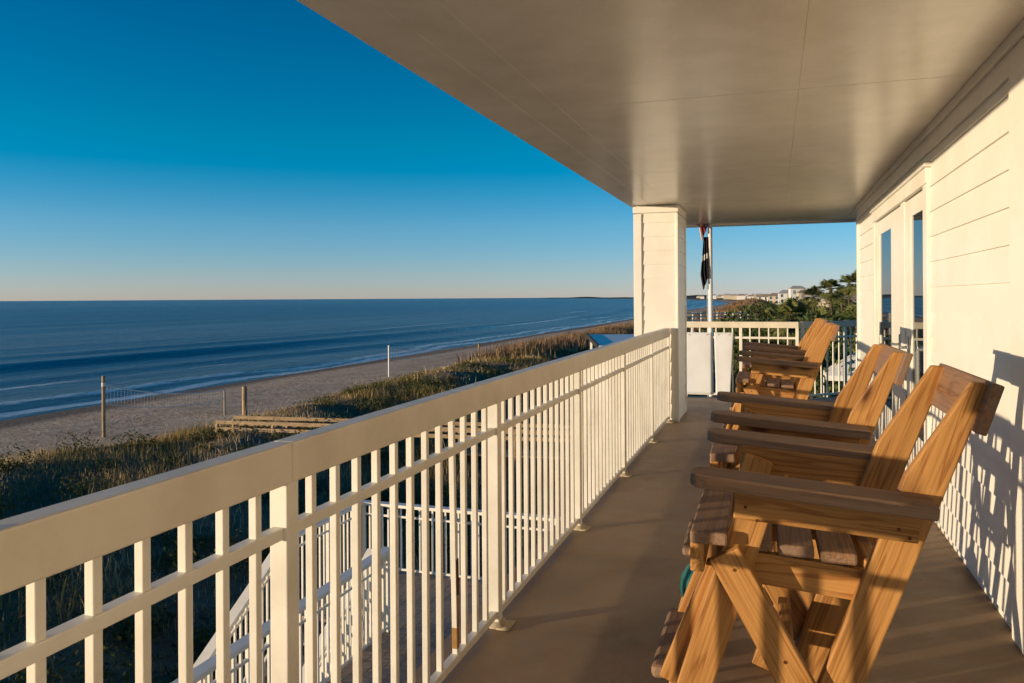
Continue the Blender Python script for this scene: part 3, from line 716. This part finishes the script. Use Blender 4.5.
# ------------------------------------------------------------------ trees beyond the far railing
def make_tree(name, h, r_, nleaf, ls, m, label, cat, group, loc):
    root = empty(name, loc, label, cat, group)
    k = MB(); k.tube([(0, 0, -.3), (.05*h*.3, 0, h*.3), (.03*h, .02*h, h*.6), (0, .03*h, h*.8)], [.045*h*.5, .035*h*.5, .025*h*.5, .01*h*.5], 8)
    for a in range(6):
        t = a*1.05+random.random(); zz = h*(.3+.07*a); k.tube([(.02*h, 0, zz), (r_*.4*math.cos(t), r_*.4*math.sin(t), zz+h*.12), (r_*.75*math.cos(t), r_*.75*math.sin(t), zz+h*.2)], [.012*h, .008*h, .003*h], 6)
    k.build('trunk', M['bark'], root)
    cs = []; n2 = 26
    for i in range(n2):
        p = rng.normal(size=3); p /= np.linalg.norm(p); p *= rng.random()**.35
        c = p*[r_*.85, r_*.85, h*.34]+[0, 0, h*.62]; rr = r_*rng.uniform(.22, .42)
        q = rng.normal(size=(nleaf//n2, 3)); q /= np.linalg.norm(q, axis=1)[:, None]; q *= (rng.random(len(q))**.4*rr)[:, None]; cs.append(q*[1, 1, .8]+c)
    cs = np.concatenate(cs)
    t = np.clip(.5+.25*rng.normal(size=len(cs)), 0, 1)
    quadmesh('crown', leaves(cs, ls*(.6+.8*rng.random(len(cs)))), t, m, root)
    return root
def make_palm(h, loc, seed):
    root = empty('palm_tree', loc); rg = random.Random(seed)
    bx, by = rg.uniform(-.4, .4), rg.uniform(-.4, .4)
    k = MB(); k.tube([(0, 0, -.3), (bx*.3, by*.3, h*.4), (bx*.8, by*.8, h*.8), (bx, by, h)], [.2, .15, .14, .17], 10); k.build('trunk', M['bark'], root, 0, True)
    Qs = []
    for i in range(44):
        az = i*2.4+rg.random()*.5; el = R(rg.uniform(-50, 88)); ln = rg.uniform(1.15, 1.6)
        d = np.array([math.cos(az)*math.cos(el), math.sin(az)*math.cos(el), math.sin(el)]); o_ = np.array([bx, by, h]); sd = np.array([-math.sin(az), math.cos(az), 0])
        # fan palm: stalk then blades radiating
        e = o_+d*ln*.5+np.array([0, 0, -.06*ln]); Qs.append(np.array([o_-sd*.02, o_+sd*.02, e+sd*.02, e-sd*.02]))
        nrm = np.cross(d, sd)
        for j in range(-7, 8):
            a = j*.19; dd = d*math.cos(a)+sd*math.sin(a); L1 = ln*.62*(1-.25*abs(j)/7)
            m1 = e+dd*L1*.55; t1_ = e+dd*L1+np.array([0, 0, -.30*L1]); s2 = np.cross(dd, nrm); s2 /= np.linalg.norm(s2)+1e-9
            Qs.append(np.array([e, e+s2*.005, m1+s2*.055, m1-s2*.055])); Qs.append(np.array([m1-s2*.055, m1+s2*.055, t1_+s2*.006, t1_-s2*.006]))
    Qs = np.array(Qs); t = np.clip(.5+.25*rng.normal(size=len(Qs)), 0, 1)
    quadmesh('crown', Qs, t, M['palm'], root)
    return root
protos = [make_palm(1, (0, 0, -500), s) for s in ()]
def at_u(u, d):
    x = (u-775)*d*math.cos(YAW)/790; return x, (d+x*math.sin(YAW))/math.cos(YAW)
palms = [(857, 72, 271, 'tallest palm tree, rising right against the wall corner'), (834, 80, 279, 'tall palm tree just left of the tallest palm'),
         (847, 44, 308, 'palm tree low in front of the tallest palm'), (815, 88, 287, 'palm tree in the middle of the palm grove'),
         (800, 70, 302, 'short palm tree at the left front of the grove'), (789, 48, 301, 'palm tree at the left end of the grove'),
         (819, 42, 309, 'low palm tree with drooping fronds above the shaded railing'), (850, 86, 275, 'palm tree half hidden behind the wall corner'),
         (771, 70, 310, 'small palm tree beside the dark green shrub'), (842, 95, 288, 'palm tree at the back of the grove')]
for i, (u, d, yt, lab) in enumerate(palms):
    x, y = at_u(u, d); g_ = float(ground_z(x, y)); top = 1.41-(yt-296)*d/790
    tag(make_palm(top-g_-1.1, (x, y, g_), i), lab, 'palm tree', 'palm trees beyond the far railing')
trees = [(760, 62, 314, 4.2, 'round dark green shrub tree at the left edge of the grove'), (785, 56, 317, 4.0, 'dark evergreen below the leftmost palms'),
         (742, 58, 322, 3.2, 'low dark bush behind the far railing, nearest the reeds'), (812, 52, 318, 4.0, 'dense green bush under the middle palms'),
         (838, 48, 319, 3.6, 'bright green bush under the right palms'), (862, 34, 312, 3.4, 'green bush partly behind the wall corner'),
         (800, 110, 304, 5.0, 'broad tree behind the left palms'), (845, 105, 300, 5.5, 'broad tree behind the tallest palms'), (775, 130, 305, 6, 'distant tree in front of the cream houses'),
         (722, 80, 323, 3, 'low bush just right of the flagpole'), (700, 72, 325, 3, 'low bush between the column and the flagpole')]
for u, d, yt, r_, lab in trees:
    x, y = at_u(u, d); g_ = float(ground_z(x, y)); top = 1.41-(yt-296)*d/790
    make_tree('shrub_tree', max(2.2, top-g_), r_, 5200, .15 if d < 60 else .22, M['tree'], lab, 'tree', 'trees and bushes beyond the far railing', (x, y, g_))
for u, yb, s, lab in ((748, 372, 1.0, 'low green hedge clump behind the far chairs, left'), (792, 380, 1.1, 'low green hedge clump behind the far chairs, middle'), (838, 392, 1.0, 'low green hedge clump right below the shaded railing'), (815, 352, 1.6, 'hedge beside the parked cars')):
    x, y = place(u, yb, -5.4); make_tree('hedge_bush', 2.2*s, 2.0*s, 4200, .09, M['shrub'] if u == 748 else M['tree'], lab, 'bush', 'low bushes beyond the far railing', (x, y, -5.6))

# ------------------------------------------------------------------ far houses
def make_house(loc, w, d, h, wallm, roofm, label, rz=0, group=None, storeys=2, flat=False):
    root = empty('house', loc, label, 'house', group, rz)
    MB().box(-w/2, w/2, -d/2, d/2, -4, h).build('wall', wallm, root)
    if flat: MB().box(-w/2-.2, w/2+.2, -d/2-.2, d/2+.2, h+.003, h+.5).build('roof', roofm, root)
    else:
        k = MB(); e = .4; rh = .28*d
        k.hexa([(-w/2-e, -d/2-e, h+.003), (w/2+e, -d/2-e, h+.003), (w/2+e, d/2+e, h+.003), (-w/2-e, d/2+e, h+.003), (-w/2+d*.3, -.1, h+rh), (w/2-d*.3, -.1, h+rh), (w/2-d*.3, .1, h+rh), (-w/2+d*.3, .1, h+rh)]); k.build('roof', roofm, root)
    for s in range(storeys):
        z = h*(s+.35)/storeys; n = max(2, int(w/3))
        for i in range(n):
            x = -w/2+(i+.5)*w/n; q = MB().box(x-.55, x+.55, -d/2-.04, -d/2+.02, z, z+1.4).build('window', M['glass'], root)
            MB().box(x-.68, x+.68, -d/2-.06, -d/2-.041, z-.15, z-.02).build('sill', M['white'], q)
    return root
M['cream'] = paint('cream_render', (.62, .52, .38), .8, .2, .1); M['roofr'] = paint('roof_tile', (.42, .32, .24), .8, .2, .2); M['roofg'] = paint('grey_roof', (.5, .47, .44), .8, .2, .1)
hs = [(806, 300, 290, 6, 'cream house in the middle of the rise behind the palms', 'cream', 'roofr'), (797, 330, 286, 6, 'tall narrow white house, the highest one left of the palms', 'white', 'roofg'),
      (788, 390, 290, 9, 'broad white house left of the tall narrow one', 'white', 'roofg'), (777, 430, 293, 9, 'cream house at the left end of the rise above the reeds', 'cream', 'roofr'), (846, 125, 294, 6, 'cream house wall glimpsed between the palm trunks', 'cream', 'roofr'),
      (823, 150, 293, 6, 'small pale house half hidden by the middle palm', 'cream', 'roofg'), (767, 520, 294, 11, 'pale house farthest left of the larger houses', 'white', 'roofr')]
for u, d, yt, w, lab, wm, rm in hs:
    x, y = at_u(u, d); g_ = float(ground_z(x, y)); top = 1.41-(yt-296)*d/790
    make_house((x, y, g_), w, w*.7, top-g_-.28*w*.7, M[wm], M[rm], lab, R(random.uniform(-12, 12)), 'houses behind the palms', 3)
for i in range(34):
    d = 1500+i*80+random.uniform(0, 60); u = 692+random.random()*76
    x, y = at_u(u, d); g_ = float(ground_z(x, y)); h = random.uniform(5, 10)
    x = max(x, -22-float(bulge(y))+random.uniform(0, 40)); g_ = float(ground_z(x, y))
    root = empty('far_house', (x, y, max(g_, -6)), 'tiny pale house far along the coast', 'house', 'tiny houses along the far coast')
    w = random.uniform(10, 22)
    MB().box(-w/2, w/2, -6, 6, -5, h).build('wall', M[random.choice(['white', 'cream', 'cream'])], root)
    k = MB(); k.hexa([(-w/2-.5, -6.5, h+.01), (w/2+.5, -6.5, h+.01), (w/2+.5, 6.5, h+.01), (-w/2-.5, 6.5, h+.01), (-w/2+3, -.2, h+3.5), (w/2-3, -.2, h+3.5), (w/2-3, .2, h+3.5), (-w/2+3, .2, h+3.5)]); k.build('roof', M[random.choice(['roofr', 'roofg'])], root)
# white fence near the reeds
fr_ = empty('white_fence', (*at_u(690, 105), -4), 'low white fence in front of the reddish reeds', 'fence')
fa = Vector((*at_u(684, 105), 0)); fb = Vector((*at_u(748, 112), 0)); inv = tuple(fr_.location)
zt = 1.41-17*105/790
for h in (0, -.45, -.9):
    local(MB().bar((fa.x, fa.y, zt+h), (fb.x, fb.y, zt+h-.1), .06, .16).build('fence_rail', M['white'], fr_), inv)
for i in range(9):
    p = fa.lerp(fb, i/8); local(MB().box(p.x-.08, p.x+.08, p.y-.08, p.y+.08, float(ground_z(p.x, p.y))-.5, zt+.1).build('fence_post', M['white'], fr_), inv)

# ------------------------------------------------------------------ parked cars and white canopy below the end of the balcony
def make_car(loc, rz, body, label):
    root = empty('parked_car', loc, label, 'car', 'cars parked beyond the far railing', rz)
    prof = [(-2.2, .35), (2.2, .35), (2.25, .65), (2.15, .88), (1.2, 1.0), (-1.9, 1.02), (-2.22, .9)]
    MB().prism(prof, -.88, .88).build('body', body, root, .06)
    cab = [(.95, 1.0), (.35, 1.48), (-1.15, 1.5), (-1.75, 1.02)]
    c = MB().prism([(x, z) for x, z in cab], -.74, .74).build('cabin', M['carglass'], root, .05)
    MB().prism([(.36, 1.485), (-1.14, 1.505), (-1.1, 1.53), (.3, 1.52)], -.70, .70).build('roof', body, c, .01)
    for x in (-1.4, 1.4):
        for y in (-.82, .82):
            t = []
            for i in range(20): t.append((x+.33*math.cos(i*.314), .34+.33*math.sin(i*.314)))
            w = MB().prism(t, y-.1, y+.1).build('wheel', M['dark'], root, .02)
            MB().prism([(x+.2*math.cos(i*.52), .34+.2*math.sin(i*.52)) for i in range(12)], y-.108, y+.108).build('rim', M['steel'], w)
    for y in (-.62, .62): MB().box(2.16, 2.27, y-.16, y+.16, .64, .8).build('headlight', M['white'], root, .02)
carred = mat('red_car_paint', (.30, .02, .02), .25, .6); carblue = mat('blue_car_paint', (.03, .07, .16), .25, .6); carw = mat('white_car_paint', (.75, .75, .75), .25, .6)
for u, y_, rz, mm, lab in ((757, 343, 20, carred, 'red parked car glimpsed through the far railing'), (838, 356, 95, carblue, 'dark blue parked car behind the shaded railing'), (785, 348, 60, carw, 'white parked car behind the far chairs')):
    x, y = place(u, y_, -5.5); make_car((x, y, float(ground_z(x, y))), R(rz), mm, lab)
x, y = at_u(856, 32)
cr = empty('canopy_tent', (x, y, -5.6), 'white pointed canopy tent below the wall corner', 'canopy')
zc = 1.41-78*32/790
k = MB(); k.v = [(-1.2, -1.2, zc+5.6), (1.2, -1.2, zc+5.6), (1.2, 1.2, zc+5.6), (-1.2, 1.2, zc+5.6), (0, 0, zc+6.5), (-1.2, -1.2, zc+5.4), (1.2, -1.2, zc+5.4), (1.2, 1.2, zc+5.4), (-1.2, 1.2, zc+5.4)]
k.f = [(0, 1, 4), (1, 2, 4), (2, 3, 4), (3, 0, 4), (0, 5, 6, 1), (1, 6, 7, 2), (2, 7, 8, 3), (3, 8, 5, 0), (5, 8, 7, 6)]; k.build('canopy', M['lowrail'], cr)
for sx in (-1, 1):
    for sy in (-1, 1): MB().tube([(sx*1.17, sy*1.17, 0), (sx*1.17, sy*1.17, zc+5.45)], .03, 8).build('leg', M['pole'], cr)
